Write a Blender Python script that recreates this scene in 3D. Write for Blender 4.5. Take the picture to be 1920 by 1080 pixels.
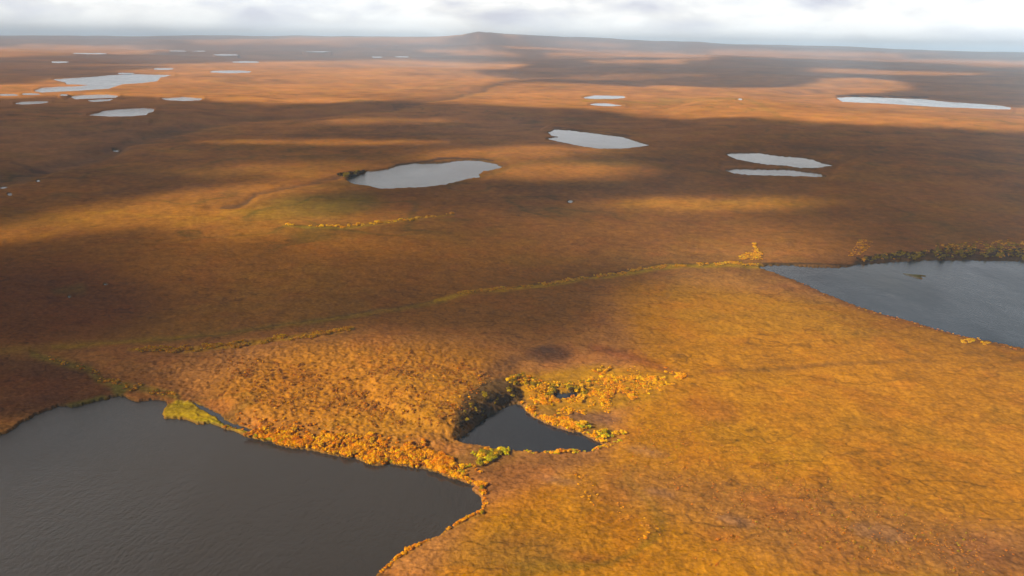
import bpy, math
import numpy as np
from mathutils import Matrix, Vector
from mathutils.geometry import tessellate_polygon

scene = bpy.context.scene
for o in list(bpy.data.objects):
    bpy.data.objects.remove(o, do_unlink=True)
COL = scene.collection
RNG = np.random.default_rng(7)

# ------------------------------------------------------------------ camera, light, exposure
CAM_H = 170.0                       # metres above the tundra
FOC = 1663.0                        # focal length in photo pixels (1920 wide)
PITCH = math.atan((540 - 82) / FOC)
ROLL = 0.0165
cF = np.array([0, math.cos(PITCH), -math.sin(PITCH)])
_R0 = np.array([1.0, 0, 0]); _U0 = np.array([0, math.sin(PITCH), math.cos(PITCH)])
cR = math.cos(ROLL) * _R0 + math.sin(ROLL) * _U0
cU = -math.sin(ROLL) * _R0 + math.cos(ROLL) * _U0
cam = bpy.data.cameras.new('camera')
cam.sensor_width = 36; cam.lens = FOC / 1920 * 36
cam.clip_start = 1.0; cam.clip_end = 400000
camo = bpy.data.objects.new('camera', cam); COL.objects.link(camo)
camo.matrix_world = Matrix(((cR[0], cU[0], -cF[0], 0), (cR[1], cU[1], -cF[1], 0),
                            (cR[2], cU[2], -cF[2], CAM_H), (0, 0, 0, 1)))
scene.camera = camo

SUN_EL = math.radians(29)
SUN_H = np.array([-0.90, -0.43]); SUN_H /= np.linalg.norm(SUN_H)
SUN = np.array([SUN_H[0] * math.cos(SUN_EL), SUN_H[1] * math.cos(SUN_EL), math.sin(SUN_EL)])
sl = bpy.data.lights.new('sun', 'SUN'); sl.energy = 5.0; sl.angle = math.radians(0.5); sl.color = (1.0, 0.94, 0.84)
so = bpy.data.objects.new('sun', sl); COL.objects.link(so)
so.rotation_euler = Vector(SUN).to_track_quat('Z', 'Y').to_euler(); so.location = (-300, -150, 600)

scene.view_settings.view_transform = 'Standard'; scene.view_settings.look = 'None'
scene.view_settings.gamma = 1; scene.view_settings.exposure = 1.16
scene.render.engine = 'CYCLES'
scene.cycles.transparent_max_bounces = 16
scene.cycles.volume_bounces = 5


def nd(nt, typ, **kw):
    n = nt.nodes.new(typ)
    for k, v in kw.items():
        if k.startswith('i_'):
            key = k[2:]
            key = int(key) if key.isdigit() else key.replace('_', ' ')
            n.inputs[key].default_value = v
        else:
            setattr(n, k, v)
    return n


def ramp(nt, stops, interp='LINEAR'):
    r = nt.nodes.new('ShaderNodeValToRGB'); cr = r.color_ramp; cr.interpolation = interp
    while len(cr.elements) < len(stops): cr.elements.new(0.5)
    for e, (p, c) in zip(cr.elements, stops):
        e.position = p; e.color = c if len(c) == 4 else (*c, 1)
    return r


world = bpy.data.worlds.new('World'); scene.world = world; world.use_nodes = True
nt = world.node_tree; nt.nodes.clear(); L = nt.links.new
wo = nd(nt, 'ShaderNodeOutputWorld'); bg = nd(nt, 'ShaderNodeBackground', i_Strength=0.0725)
sky = nd(nt, 'ShaderNodeTexSky', sky_type='NISHITA', sun_disc=False)
sky.sun_elevation = SUN_EL; sky.sun_rotation = math.atan2(SUN[0], SUN[1])
sky.air_density = 1.0; sky.dust_density = 1.0; sky.ozone_density = 1.5
tc = nd(nt, 'ShaderNodeTexCoord')
mp = nd(nt, 'ShaderNodeMapping'); mp.inputs['Scale'].default_value = (8, 8, 25)
mp.inputs['Location'].default_value = (0.35, 0.0, 0.25)
L(tc.outputs['Generated'], mp.inputs['Vector'])
n1 = nd(nt, 'ShaderNodeTexNoise', i_Scale=1.25, i_Detail=7.0, i_Roughness=0.52, i_Distortion=0.25)
L(mp.outputs[0], n1.inputs['Vector'])
# brightness of the cloud bank
cr1 = ramp(nt, [(0.33, (4.6, 4.6, 5.3)), (0.43, (6.1, 6.1, 6.4)), (0.50, (7.1, 7.0, 6.9)), (0.60, (8.9, 8.7, 8.3))])
L(n1.outputs['Fac'], cr1.inputs[0])
# gaps: fewer near the horizon
mp2 = nd(nt, 'ShaderNodeMapping'); mp2.inputs['Scale'].default_value = (3.0, 3.0, 9)
mp2.inputs['Location'].default_value = (2.1, 4.0, 0.4)
L(tc.outputs['Generated'], mp2.inputs['Vector'])
n2 = nd(nt, 'ShaderNodeTexNoise', i_Scale=1.3, i_Detail=5.0, i_Roughness=0.5)
L(mp2.outputs[0], n2.inputs['Vector'])
sep = nd(nt, 'ShaderNodeSeparateXYZ'); L(tc.outputs['Generated'], sep.inputs[0])
zr = nd(nt, 'ShaderNodeMapRange'); zr.inputs['From Min'].default_value = 0.03; zr.inputs['From Max'].default_value = 0.45
zr.inputs['To Min'].default_value = 0.30; zr.inputs['To Max'].default_value = -0.16
L(sep.outputs[2], zr.inputs[0])
ad = nd(nt, 'ShaderNodeMath', operation='ADD'); L(n2.outputs['Fac'], ad.inputs[0]); L(zr.outputs[0], ad.inputs[1])
mr = nd(nt, 'ShaderNodeMapRange', interpolation_type='SMOOTHSTEP'); mr.inputs['From Min'].default_value = 0.42; mr.inputs['From Max'].default_value = 0.54
L(ad.outputs[0], mr.inputs[0])
mx = nd(nt, 'ShaderNodeMix', data_type='RGBA')
L(mr.outputs[0], mx.inputs[0]); L(sky.outputs[0], mx.inputs[6]); L(cr1.outputs[0], mx.inputs[7])
zg = nd(nt, 'ShaderNodeMapRange'); zg.inputs['From Min'].default_value = 0.14; zg.inputs['From Max'].default_value = 0.27
zg.inputs['To Min'].default_value = 1.0; zg.inputs['To Max'].default_value = 0.24
L(sep.outputs[2], zg.inputs[0])
mg = nd(nt, 'ShaderNodeMix', data_type='RGBA', blend_type='MULTIPLY'); mg.inputs[0].default_value = 1
hz_ = nd(nt, 'ShaderNodeMapRange'); hz_.inputs['From Min'].default_value = 0.0; hz_.inputs['From Max'].default_value = 0.034
hz_.inputs['To Min'].default_value = 0.75; hz_.inputs['To Max'].default_value = 0.0
L(sep.outputs[2], hz_.inputs[0])
mh = nd(nt, 'ShaderNodeMix', data_type='RGBA'); L(hz_.outputs[0], mh.inputs[0]); L(mx.outputs[2], mh.inputs[6]); mh.inputs[7].default_value = (8.6, 8.5, 8.3, 1)
L(mh.outputs[2], mg.inputs[6]); zx = nd(nt, 'ShaderNodeMath', operation='MULTIPLY_ADD'); zx.inputs[1].default_value = -0.65; zx.inputs[2].default_value = 1.0
L(sep.outputs[0], zx.inputs[0])
zlo = nd(nt, 'ShaderNodeMapRange'); zlo.inputs['From Min'].default_value = 0.05; zlo.inputs['From Max'].default_value = 0.16; L(sep.outputs[2], zlo.inputs[0])
zmx = nd(nt, 'ShaderNodeMix', data_type='FLOAT'); L(zlo.outputs[0], zmx.inputs[0]); zmx.inputs[2].default_value = 1.0; L(zx.outputs[0], zmx.inputs[3])
zz_ = nd(nt, 'ShaderNodeMath', operation='MULTIPLY'); L(zg.outputs[0], zz_.inputs[0]); L(zmx.outputs[0], zz_.inputs[1])
L(zz_.outputs[0], mg.inputs[7])
L(mg.outputs[2], bg.inputs['Color']); L(bg.outputs[0], wo.inputs['Surface'])


# ------------------------------------------------------------------ image pixel and ground helpers
def smooth(t):
    t = np.clip(t, 0, 1); return t * t * (3 - 2 * t)


_HX = np.array([-600, 0, 200, 400, 600, 760, 830, 855, 868, 880, 889, 900, 912, 925, 940, 965, 1000, 1100, 1200, 1350, 1500, 1700, 1920, 2500.])
_HD = np.array([0, 0, 2.5, 6, 9.5, 12.6, 14.8, 17.3, 19.2, 22.0, 23.8, 22.8, 22.4, 20.8, 19.6, 18.0, 16.4, 12.9, 9.8, 7.7, 6.5, 3.0, 0, 0])
_HA = np.degrees(np.arctan(math.cos(PITCH) * (_HX - 960) / FOC))


def swell(x, y):
    """broad rise of the land towards the horizon, and the low summit on it"""
    r = np.hypot(x, y) + 1e-6; az = np.degrees(np.arctan2(x, y))
    h = 150 + 14.6 * np.interp(az, _HA, _HD)
    return h * smooth((r - 8000) / 18500) ** 1.2 * (1 - 0.25 * smooth((r - 27000) / 30000)) * (y > 0)


def project(x, y, z):
    d = (x, y, z - CAM_H)
    w = d[0] * cF[0] + d[1] * cF[1] + d[2] * cF[2]
    w = np.where(w < 1, 1, w)
    u = d[0] * cR[0] + d[1] * cR[1] + d[2] * cR[2]
    v = d[0] * cU[0] + d[1] * cU[1] + d[2] * cU[2]
    return 960 + FOC * u / w, 540 - FOC * v / w


def pixel_at(x, y):
    """image pixel coordinates of a place in the land, through the camera (x right, y down)"""
    px, py = project(x, y, swell(x, y))  # image pixels seen by the camera, with the swell as ground
    back = y < 20
    return np.where(back, 960 + x * 5, px), np.where(back, 1600 - y, py)


def ground_at(px, py):
    """place in the land for an image pixel"""
    px = np.atleast_1d(np.asarray(px, float)); py = np.atleast_1d(np.asarray(py, float))
    u = (px - 960) / FOC; v = (540 - py) / FOC
    dx = cF[0] + u * cR[0] + v * cU[0]; dy = cF[1] + u * cR[1] + v * cU[1]; dz = cF[2] + u * cR[2] + v * cU[2]
    ts = np.geomspace(100, 90000, 260)[:, None]
    gap = CAM_H + dz * ts - swell(dx * ts, dy * ts)
    hit = gap < 0; k = np.where(hit.any(0), hit.argmax(0), 259); k = np.maximum(k, 1); j = np.arange(len(px))
    lo = ts[k - 1, 0]; hi = ts[k, 0]
    for _ in range(22):
        m = (lo + hi) / 2; g = CAM_H + dz * m - swell(dx * m, dy * m)
        lo = np.where(g > 0, m, lo); hi = np.where(g > 0, hi, m)
    return dx * lo, dy * lo, CAM_H + dz * lo


# ------------------------------------------------------------------ noise
_P = RNG.permutation(4096).astype(np.int64)
_G = RNG.uniform(-1, 1, (4096, 2)); _G /= np.linalg.norm(_G, axis=1)[:, None]


def noise(x, y):
    xi = np.floor(x).astype(np.int64); yi = np.floor(y).astype(np.int64)
    fx = x - xi; fy = y - yi
    ux = fx * fx * fx * (fx * (fx * 6 - 15) + 10); uy = fy * fy * fy * (fy * (fy * 6 - 15) + 10)

    def g(a, b, dx, dy):
        h = _P[(_P[a & 4095] + b) & 4095]
        v = _G[h]; return v[..., 0] * dx + v[..., 1] * dy
    n00 = g(xi, yi, fx, fy); n10 = g(xi + 1, yi, fx - 1, fy)
    n01 = g(xi, yi + 1, fx, fy - 1); n11 = g(xi + 1, yi + 1, fx - 1, fy - 1)
    a = n00 + (n10 - n00) * ux; b = n01 + (n11 - n01) * ux
    return (a + (b - a) * uy) * 1.5


def fbm(x, y, wl, octs, foot=None, rough=0.5):
    s = 0; a = 1.0
    for k in range(octs):
        w = wl / 2 ** k
        n = noise(x / w + 17.3 * k, y / w - 9.1 * k) * a
        if foot is not None:
            n = n * smooth((w / (2.2 * foot) - 0.6) / 1.2)
        s = s + n; a *= rough
    return s


# ------------------------------------------------------------------ painted maps in image pixels
RX0, RX1, RY0, RY1 = -240, 2160, 40, 1280
SX, SY = 2.0, 1.0
RW = int((RX1 - RX0) / SX); RH = int((RY1 - RY0) / SY)
GX, GY = np.meshgrid(RX0 + (np.arange(RW) + .5) * SX, RY0 + (np.arange(RH) + .5) * SY)


def box1(a, r, axis):
    r = int(r)
    if r < 1: return a
    pad = [(0, 0), (0, 0)]; pad[axis] = (r + 1, r)
    c = np.cumsum(np.pad(a, pad, mode='edge'), axis=axis)
    n = a.shape[axis]; k = 2 * r + 1
    if axis == 0: return (c[k:k + n] - c[:n]) / k
    return (c[:, k:k + n] - c[:, :n]) / k


def blur(a, bx, by):
    for _ in range(3):
        a = box1(a, bx / SX * .6, 1); a = box1(a, by / SY * .6, 0)
    return a


def polymask(pts, X=GX, Y=GY):
    m = np.zeros(X.shape, bool); n = len(pts)
    for i in range(n):
        x0, y0 = pts[i]; x1, y1 = pts[(i + 1) % n]
        if y0 == y1: continue
        c = ((y0 > Y) != (y1 > Y)) & (X < (x1 - x0) * (Y - y0) / (y1 - y0) + x0)
        m ^= c
    return m


def ell(cx, cy, rx, ry, ang=0):
    t = np.linspace(0, 2 * np.pi, 28, endpoint=False); a = math.radians(ang)
    x = rx * np.cos(t); y = ry * np.sin(t)
    return [(cx + p * math.cos(a) - q * math.sin(a), cy + p * math.sin(a) + q * math.cos(a)) for p, q in zip(x, y)]


def strokemask(pts, w):
    d = np.full(GX.shape, 1e9)
    ws = w if isinstance(w, (list, tuple)) else [w] * len(pts)
    for (a, b, wa, wb) in zip(pts[:-1], pts[1:], ws[:-1], ws[1:]):
        ax, ay = a; bx, by = b; L2 = (bx - ax) ** 2 + (by - ay) ** 2
        t = np.clip(((GX - ax) * (bx - ax) + (GY - ay) * (by - ay)) / L2, 0, 1)
        q = np.hypot(GX - ax - t * (bx - ax), (GY - ay - t * (by - ay)) * 1.0) / (wa + t * (wb - wa))
        d = np.minimum(d, q)
    return np.clip(1.5 - d, 0, 1)


def sample(a, px, py):
    fx = np.clip((px - RX0) / SX - .5, 0, RW - 1.001); fy = np.clip((py - RY0) / SY - .5, 0, RH - 1.001)
    ix = fx.astype(int); iy = fy.astype(int); fx = fx - ix; fy = fy - iy
    if a.ndim == 3: fx = fx[..., None]; fy = fy[..., None]
    return (a[iy, ix] * (1 - fx) + a[iy, ix + 1] * fx) * (1 - fy) + (a[iy + 1, ix] * (1 - fx) + a[iy + 1, ix + 1] * fx) * fy


# ------------------------------------------------------------------ lakes (outlines in image pixels)
LAKES = []


def lake(name, pts, label, bank=0.6, body=(0.02, 0.022, 0.026)):
    LAKES.append(dict(name=name, pts=[(float(a), float(b)) for a, b in pts], label=label, bank=bank, body=body))


BIG = [(-40, 832), (0, 816), (15, 811), (32, 800), (40, 792), (54, 787), (66, 779), (82, 772), (96, 767), (110, 762), (122, 761), (135, 765),
       (157, 760), (172, 755), (185, 751), (200, 749), (212, 744), (225, 743), (235, 744), (242, 749), (260, 754), (277, 751), (297, 750),
       (310, 752), (314, 760), (306, 770), (304, 777), (309, 786), (325, 785), (345, 787), (360, 791), (370, 796), (390, 794), (405, 797),
       (422, 805), (440, 809), (460, 819), (482, 824), (505, 828), (525, 836), (547, 841), (570, 843), (595, 847), (615, 852), (640, 856),
       (665, 859), (677, 864), (690, 870), (710, 873), (727, 872), (730, 869), (752, 873), (775, 877), (797, 880), (820, 887), (840, 895),
       (860, 900), (875, 907), (890, 912), (885, 920), (900, 930), (905, 945), (902, 957), (887, 967), (870, 975), (847, 990), (825, 1005),
       (800, 1015), (767, 1030), (747, 1045), (727, 1060), (705, 1080), (668, 1115), (600, 1160), (480, 1190), (200, 1210), (-120, 1200),
       (-210, 1100), (-225, 960), (-180, 880), (-100, 845)]
lake('lake', BIG, 'large dark lake filling the lower left with a shrubby right shore', 0.7, (0.026, 0.020, 0.015))
lake('pond', [(855, 826), (870, 817), (882, 808), (895, 797), (907, 786), (930, 774), (945, 765), (960, 759), (970, 757), (980, 761), (985, 770),
              (997, 780), (1015, 790), (1040, 800), (1055, 806), (1070, 810), (1087, 812), (1105, 822), (1120, 829), (1135, 834), (1124, 841),
              (1102, 849), (1080, 847), (1045, 849), (1015, 849), (980, 847), (960, 845), (935, 844), (915, 839), (895, 835), (870, 832)],
     'triangular dark pond between the steep brown bank and golden willows', 0.7, (0.018, 0.017, 0.018))
lake('pond', [(1032, 740), (1045, 738), (1057, 737), (1075, 737), (1090, 740), (1093, 743), (1080, 747), (1065, 748), (1050, 749), (1040, 745)],
     'tiny dark pond ringed by golden willows behind the triangular pond', 0.5, (0.018, 0.02, 0.024))
lake('channel', [(359, 754), (371, 757), (384, 764), (398, 770), (412, 777), (421, 787), (436, 794), (452, 799), (468, 805), (478, 809), (476, 811),
                 (462, 808), (447, 804), (430, 799), (416, 793), (406, 783), (394, 777), (381, 770), (368, 761)],
     'narrow water channel cutting behind the yellow-green grassy spit', 0.35, (0.02, 0.022, 0.026))
lake('lake', [(1424, 503), (1427, 500), (1454, 497), (1489, 499), (1535, 502), (1590, 501), (1611, 495), (1644, 494), (1687, 491), (1725, 489),
              (1806, 488), (1920, 490), (2000, 487), (2110, 500), (2140, 600), (2110, 730), (2000, 690), (1920, 654), (1887, 647), (1833, 636),
              (1801, 630), (1752, 617), (1720, 607), (1684, 597), (1649, 588), (1611, 576), (1573, 561), (1546, 551), (1519, 538), (1481, 522),
              (1454, 513), (1436, 506)], 'blue-grey wedge-shaped lake at the right with a grassy islet', 0.7, (0.018, 0.024, 0.034))
lake('lake', [(650, 337.5), (661, 344.5), (680, 347), (696, 349.5), (710, 353.5), (735, 353.5), (762, 351.7), (793, 351), (829, 347), (850, 342),
              (877, 336), (889, 333), (900, 333), (898, 326.5), (907, 321.6), (928, 317.5), (942, 313.6), (932, 309), (917, 305), (903, 302),
              (877, 301), (850, 303), (829, 306.5), (797, 307.5), (776, 306.5), (747, 311), (726, 318), (705, 321), (685, 322), (686, 325),
              (673, 328.7), (659, 333)], 'pale grey oval lake in the middle of the plain with a dark left bank', 1.2)
lake('lake', [(1025, 260.6), (1047, 257), (1034, 254), (1028, 249), (1041, 243.5), (1069, 245), (1103, 249), (1141, 254), (1169, 257.5),
              (1191, 265), (1216, 272.5), (1194, 276), (1162, 278.5), (1125, 278.5), (1094, 274.7), (1062, 268.5), (1041, 264)],
     'bright pale lake with a notched left end, right of the middle oval lake', 1.2)
lake('lake', [(1362, 290), (1375, 288), (1425, 288), (1462, 293.5), (1500, 296), (1525, 299.7), (1536, 305), (1561, 310.6), (1531, 314.7),
              (1500, 314.7), (1475, 310.6), (1437, 308.5), (1406, 303.7), (1378, 297.5)],
     'long pale grey lake, the upper one of two close together', 1.0)
lake('lake', [(1362, 320), (1381, 318), (1437, 318.5), (1484, 319.5), (1512, 323), (1537, 326.5), (1548, 331), (1516, 331), (1469, 329.5),
              (1406, 328), (1375, 325)], 'thin sliver of pale lake just below the longer lake', 1.0)
lake('lake', [(1568, 183.5), (1599, 182), (1639, 183), (1688, 184.5), (1728, 185.5), (1758, 189.5), (1787, 192), (1837, 195), (1877, 198.6),
              (1896, 202), (1894, 205), (1867, 204.5), (1817, 202.5), (1768, 201), (1718, 198), (1659, 194), (1609, 192), (1580, 191)],
     'long blue-grey lake stretching to the right edge in sunlit tundra', 2)
lake('lake', [(1092, 183), (1107, 180.5), (1116, 179), (1168, 180), (1174, 183), (1154, 185), (1126, 185.5), (1102, 185)],
     'small far pond, the upper one of a pair beside golden willows', 1.5)
lake('lake', [(1103, 196), (1120, 193.5), (1140, 194), (1152, 196), (1170, 198.3), (1144, 199), (1121, 198)],
     'small far pond, the lower one of a pair beside golden willows', 1.5)
lake('lake', [(64, 170.4), (79, 164.8), (110, 162.7), (146, 161.7), (169, 159), (125, 158), (123, 154.4), (112, 152.3), (98, 149), (129, 147),
              (177, 144), (208, 141), (260, 139.5), (325, 141), (300, 145.4), (294, 152.3), (267, 155.4), (229, 158), (217, 161.7), (204, 166),
              (146, 170), (94, 172.5), (77, 173.5)], 'broad ragged white lake far off at the left', 2)
lake('lake', [(164, 216), (187, 211.7), (194, 208), (225, 205), (271, 203), (290, 204.4), (287, 209.6), (277, 211.7), (275, 215.4), (246, 218),
              (208, 218.5)], 'bright white lake in dark shaded tundra below the ragged lake', 2)
lake('lake', [(132, 181.5), (158, 178), (204, 177.5), (223, 180), (217, 183), (177, 184.5), (141, 186)], 'slim white lake just under the broad ragged lake', 2)
lake('lake', [(163, 188.3), (187, 186.5), (215, 185.5), (202, 189.3), (173, 190.8)], 'short sliver of pond hugging the slim white lake', 1.5)
lake('lake', [(26, 194.4), (41, 191), (83, 189.8), (94, 191), (79, 194), (46, 196)], 'slender white lake at the far left edge of the shade', 2)
lake('lake', [(302, 185), (325, 183.5), (346, 182), (381, 185), (375, 188), (344, 189.3), (312, 187.5)], 'slender white lake right of the ragged lake at the shade line', 2)
for (cx, cy, rx, ry, lab) in [
    (16, 178, 18, 1.6, 'pale water strip at the left edge before the ragged lake'),
    (58, 176.5, 17, 1.5, 'pale water strip touching the foot of the ragged lake'),
    (120, 181.7, 7, 1.2, 'speck of water left of the slim white lake'),
    (236, 138.0, 16, 1.2, 'thin pond above the ragged lake'),
    (306, 129.3, 20, 1.3, 'thin pond up and right of the ragged lake'),
    (433, 134.6, 39, 2.2, 'slim white lake alone in the sunlit far plain'),
    (424, 102.8, 22, 1.2, 'thin pale lake in the dark far belt, left one'),
    (595, 97.0, 25, 1.2, 'thin pale lake in the dark far belt, widest one'),
    (462, 116.3, 26, 1.3, 'pale water line at the edge of the sunlit far plain'),
    (708, 107, 12, 1.1, 'short far pond, left one of two'),
    (754, 106.6, 13, 1.1, 'short far pond, right one of two'),
    (732, 85.4, 11, 0.9, 'tiny pale pond near the horizon left of the summit'),
    (850, 85.2, 18, 0.9, 'thin pale pond under the summit'),
    (333, 95.6, 16, 0.9, 'faint far pond, left one of a pair by the dark belt'),
    (374, 95.6, 12, 0.9, 'faint far pond, right one of a pair by the dark belt'),
    (167, 100.5, 33, 1.1, 'faint far pond in the pink band at the left'),
    (112, 116.5, 18, 1.1, 'faint far pond in the shaded belt at the left'),
    (6, 345.5, 6, 2.0, 'white pool at the left edge'),
    (18.5, 362, 4, 1.7, 'white pool under the pool at the left edge'),
    (71.5, 336.5, 3.4, 1.6, 'white pool in the stream valley right of the left-edge pools'),
    (216, 272.5, 5, 1.4, 'white pool up in the stream valley'),
    (1070.5, 379, 6, 1.6, 'lone white pool on the brown plain below the oval lake'),
    (1387, 197, 4, 1.2, 'tiny pool in the sunlit plain right of the pond pair'),
    (198, 533.5, 3.5, 1.2, 'tiny pool in the shaded slope, upper one'),
    (131, 556.5, 3, 1.2, 'tiny pool in the shaded slope, lower one')]:
    lake('pond' if rx < 15 else 'lake', ell(cx, cy, rx, ry, 0), lab, 1.0 if cy < 250 else 0.3)
ISLET = [(1690, 512.5), (1701, 513), (1712, 515), (1722, 515), (1736, 516.5), (1737, 518.5), (1727, 518.5), (1731, 523.5), (1722, 523), (1708, 518.5), (1698, 515.5)]


def sdist(px, py, pts, reach):
    """signed distance to an outline in image pixels, + outside; reach limits the work"""
    P = np.array(pts); out = np.full(px.shape, 1e3)
    m = (px > P[:, 0].min() - reach) & (px < P[:, 0].max() + reach) & (py > P[:, 1].min() - reach) & (py < P[:, 1].max() + reach)
    if not m.any(): return out
    X = px[m]; Y = py[m]; d = np.full(X.shape, 1e9); ins = np.zeros(X.shape, bool)
    for i in range(len(P)):
        ax, ay = P[i]; bx, by = P[(i + 1) % len(P)]
        L2 = (bx - ax) ** 2 + (by - ay) ** 2 + 1e-9
        t = np.clip(((X - ax) * (bx - ax) + (Y - ay) * (by - ay)) / L2, 0, 1)
        d = np.minimum(d, np.hypot(X - ax - t * (bx - ax), Y - ay - t * (by - ay)))
        if ay != by: ins ^= ((ay > Y) != (by > Y)) & (X < (bx - ax) * (Y - ay) / (by - ay) + ax)
    out[m] = np.where(ins, -d, d)
    return out


for lk in LAKES:
    P = np.array(lk['pts']); c = P.mean(0)
    gx, gy, gz = ground_at(c[0], c[1])
    lk['z'] = float(max(gz[0], 0)) if gz[0] > 0.01 else 0.0; lk['r'] = float(np.hypot(gx[0], gy[0]))
    lk['wid'] = 42 if lk['r'] < 900 else (18 if lk['r'] < 2600 else (11 if lk['r'] < 6000 else 2.0))
    if (P[:, 0].max() - P[:, 0].min()) < 22: lk['wid'] = min(lk['wid'], 3.0)

# ------------------------------------------------------------------ cloud cover map (where clouds stand between sun and ground)
cover = np.ones(GX.shape)


def lit(pts, s, bx, by):
    global cover
    m = blur(polymask(pts).astype(float), bx, by)
    cover = cover * (1 - s * m)


def shade(pts, s, bx, by):
    global cover
    m = blur(polymask(pts).astype(float), bx, by)
    cover = cover + (1 - cover) * s * m


#LIGHT-BEGIN
lit([(-240, 86), (120, 84), (300, 86), (360, 93), (250, 100), (100, 107), (-240, 108)], .85, 20, 1.5)
lit([(330, 74), (560, 70), (820, 70), (840, 78), (700, 82), (500, 84), (380, 86)], .7, 20, 1.5)
lit(ell(890, 68, 90, 2.5), .9, 14, 1)
lit(ell(880, 98, 105, 4, 3), .85, 12, 1.5)
lit([(320, 122), (400, 117), (520, 115), (760, 112), (940, 116), (1000, 120), (960, 128), (880, 133), (1010, 146), (930, 160), (840, 174),
     (740, 190), (600, 194), (440, 192), (380, 188), (270, 181), (120, 180), (60, 184), (-240, 190), (-240, 158), (60, 158), (100, 148), (230, 146),
     (300, 140), (210, 134), (300, 127)], .95, 10, 2)
lit([(770, 190), (870, 168), (980, 158), (1100, 157), (1260, 160), (1390, 167), (1500, 160), (1600, 146), (1680, 152), (1720, 166),
     (1640, 172), (1560, 180), (1700, 196), (1850, 202), (2160, 205), (2160, 262), (1920, 256), (1820, 248), (1560, 236), (1400, 226),
     (1240, 222), (1100, 204), (960, 200), (850, 196)], .97, 12, 2.5)
lit([(1030, 90), (1300, 95), (1500, 104), (1700, 110), (2160, 118), (2160, 132), (1700, 118), (1500, 112), (1350, 108), (1200, 104), (1050, 98)], .8, 20, 1.5)
lit(ell(1080, 82, 120, 2.2, 1), .6, 16, 1)
lit(ell(1230, 118, 130, 3, 0), .9, 16, 1.2)
lit(ell(1690, 138, 190, 2.6, 1.4), .85, 20, 1.2)
lit(ell(1880, 124, 90, 4, 2), .8, 20, 1.5)
lit(ell(600, 265, 230, 5, 0.5), .95, 24, 2)
lit(ell(720, 222, 150, 6, 0), .5, 30, 3)
lit(ell(560, 320, 190, 17, 0), .7, 40, 6)
lit(ell(980, 290, 190, 16, -2), .80, 40, 6)
lit(ell(1060, 325, 160, 18, 0), .85, 30, 7)
lit([(100, 402), (220, 378), (380, 352), (560, 334), (640, 352), (520, 372), (640, 396), (760, 410), (640, 440), (480, 448), (300, 418),
     (150, 424), (60, 448), (-240, 460), (-240, 436), (20, 430)], 1, 26, 6)
lit(ell(520, 450, 230, 24, 3), .55, 50, 10)
lit(ell(1330, 384, 210, 15, 0), 1, 30, 4)
lit(ell(1340, 432, 240, 26, 0), .55, 60, 9)
lit(ell(1420, 470, 190, 26, 0), .8, 50, 8)
lit([(330, 770), (420, 690), (560, 640), (700, 640), (860, 655), (960, 690), (1060, 700), (1160, 670), (1210, 620), (1230, 560), (1260, 515), (1350, 500),
     (1440, 500), (1600, 560), (1740, 600), (1920, 650), (2160, 700), (2160, 1280), (-240, 1280), (-240, 900), (100, 900)], .98, 40, 22)
shade(ell(1440, 560, 110, 22, 12), .35, 50, 14)
shade(ell(1780, 640, 170, 18, 14), .45, 50, 12)
shade(ell(1000, 668, 70, 16, 0), .35, 20, 8)
#LIGHT-END
lit(ell(1050, 440, 460, 60), .32, 80, 20)
lit(ell(250, 500, 420, 46), .14, 80, 20)
lit(ell(560, 500, 380, 50), .12, 80, 20)
lit(ell(1180, 106, 190, 3.4, 0.6), .95, 18, 1)
lit(ell(1560, 100, 240, 3.2, 1), .9, 18, 1)
lit(ell(1010, 92, 130, 3), .9, 16, 1)
lit(ell(1830, 116, 160, 3.6, 2), .9, 18, 1)
lit(ell(1150, 142, 210, 2.6, 0), .45, 24, 1.5)
lit(ell(250, 122, 120, 2.4, 0), .5, 20, 1.2)
shade(ell(80, 72, 420, 7), .9, 20, 1.5)
shade(ell(905, 60, 60, 3.2), .9, 8, 1)
lit(ell(560, 77, 260, 4), .5, 30, 1)
cover = np.clip(cover, 0, 1)

# ------------------------------------------------------------------ ground cover map (albedo of the plants and soil, with some sunlight and shade painted in)
colr = np.zeros(GX.shape + (3,)); colr[:] = (0.66, 0.25, 0.05)


def paint(mask, c, s):
    global colr
    m = (mask * s)[..., None]
    colr = colr * (1 - m) + np.array(c) * m


def area(pts, c, s, bx, by): paint(blur(polymask(pts).astype(float), bx, by), c, s)


def stroke(pts, w, c, s, b=0): paint(blur(strokemask(pts, w), b, b) if b else strokemask(pts, w), c, s)


GOLD = (0.66, 0.248, 0.0003); TAN = (0.60, 0.218, 0.006); RUST = (0.32, 0.095, 0.014); BROWN = (0.19, 0.07, 0.02)
GREEN = (0.19, 0.155, 0.018); YEL = (0.60, 0.30, 0.012); DARK = (0.075, 0.045, 0.022)
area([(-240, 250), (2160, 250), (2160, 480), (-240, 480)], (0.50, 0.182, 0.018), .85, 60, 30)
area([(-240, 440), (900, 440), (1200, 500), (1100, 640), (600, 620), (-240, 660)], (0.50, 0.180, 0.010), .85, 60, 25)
area([(-240, 470), (160, 480), (330, 560), (260, 640), (-240, 680)], (0.20, 0.055, 0.010), .8, 90, 30)  # heavier shade and vignetting at the left, painted into the albedo
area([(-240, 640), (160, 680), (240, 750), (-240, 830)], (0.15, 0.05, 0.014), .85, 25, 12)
area([(560, 650), (900, 650), (980, 720), (860, 830), (700, 840), (480, 800), (380, 740)], TAN, .8, 40, 20)
area([(1150, 520), (2160, 640), (2160, 1280), (700, 1280), (900, 960), (1140, 860), (1200, 700)], GOLD, .95, 30, 16)
area([(0, 700), (0, 740), (240, 740), (300, 780), (500, 800), (300, 700)], RUST, .4, 20, 10)
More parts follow.
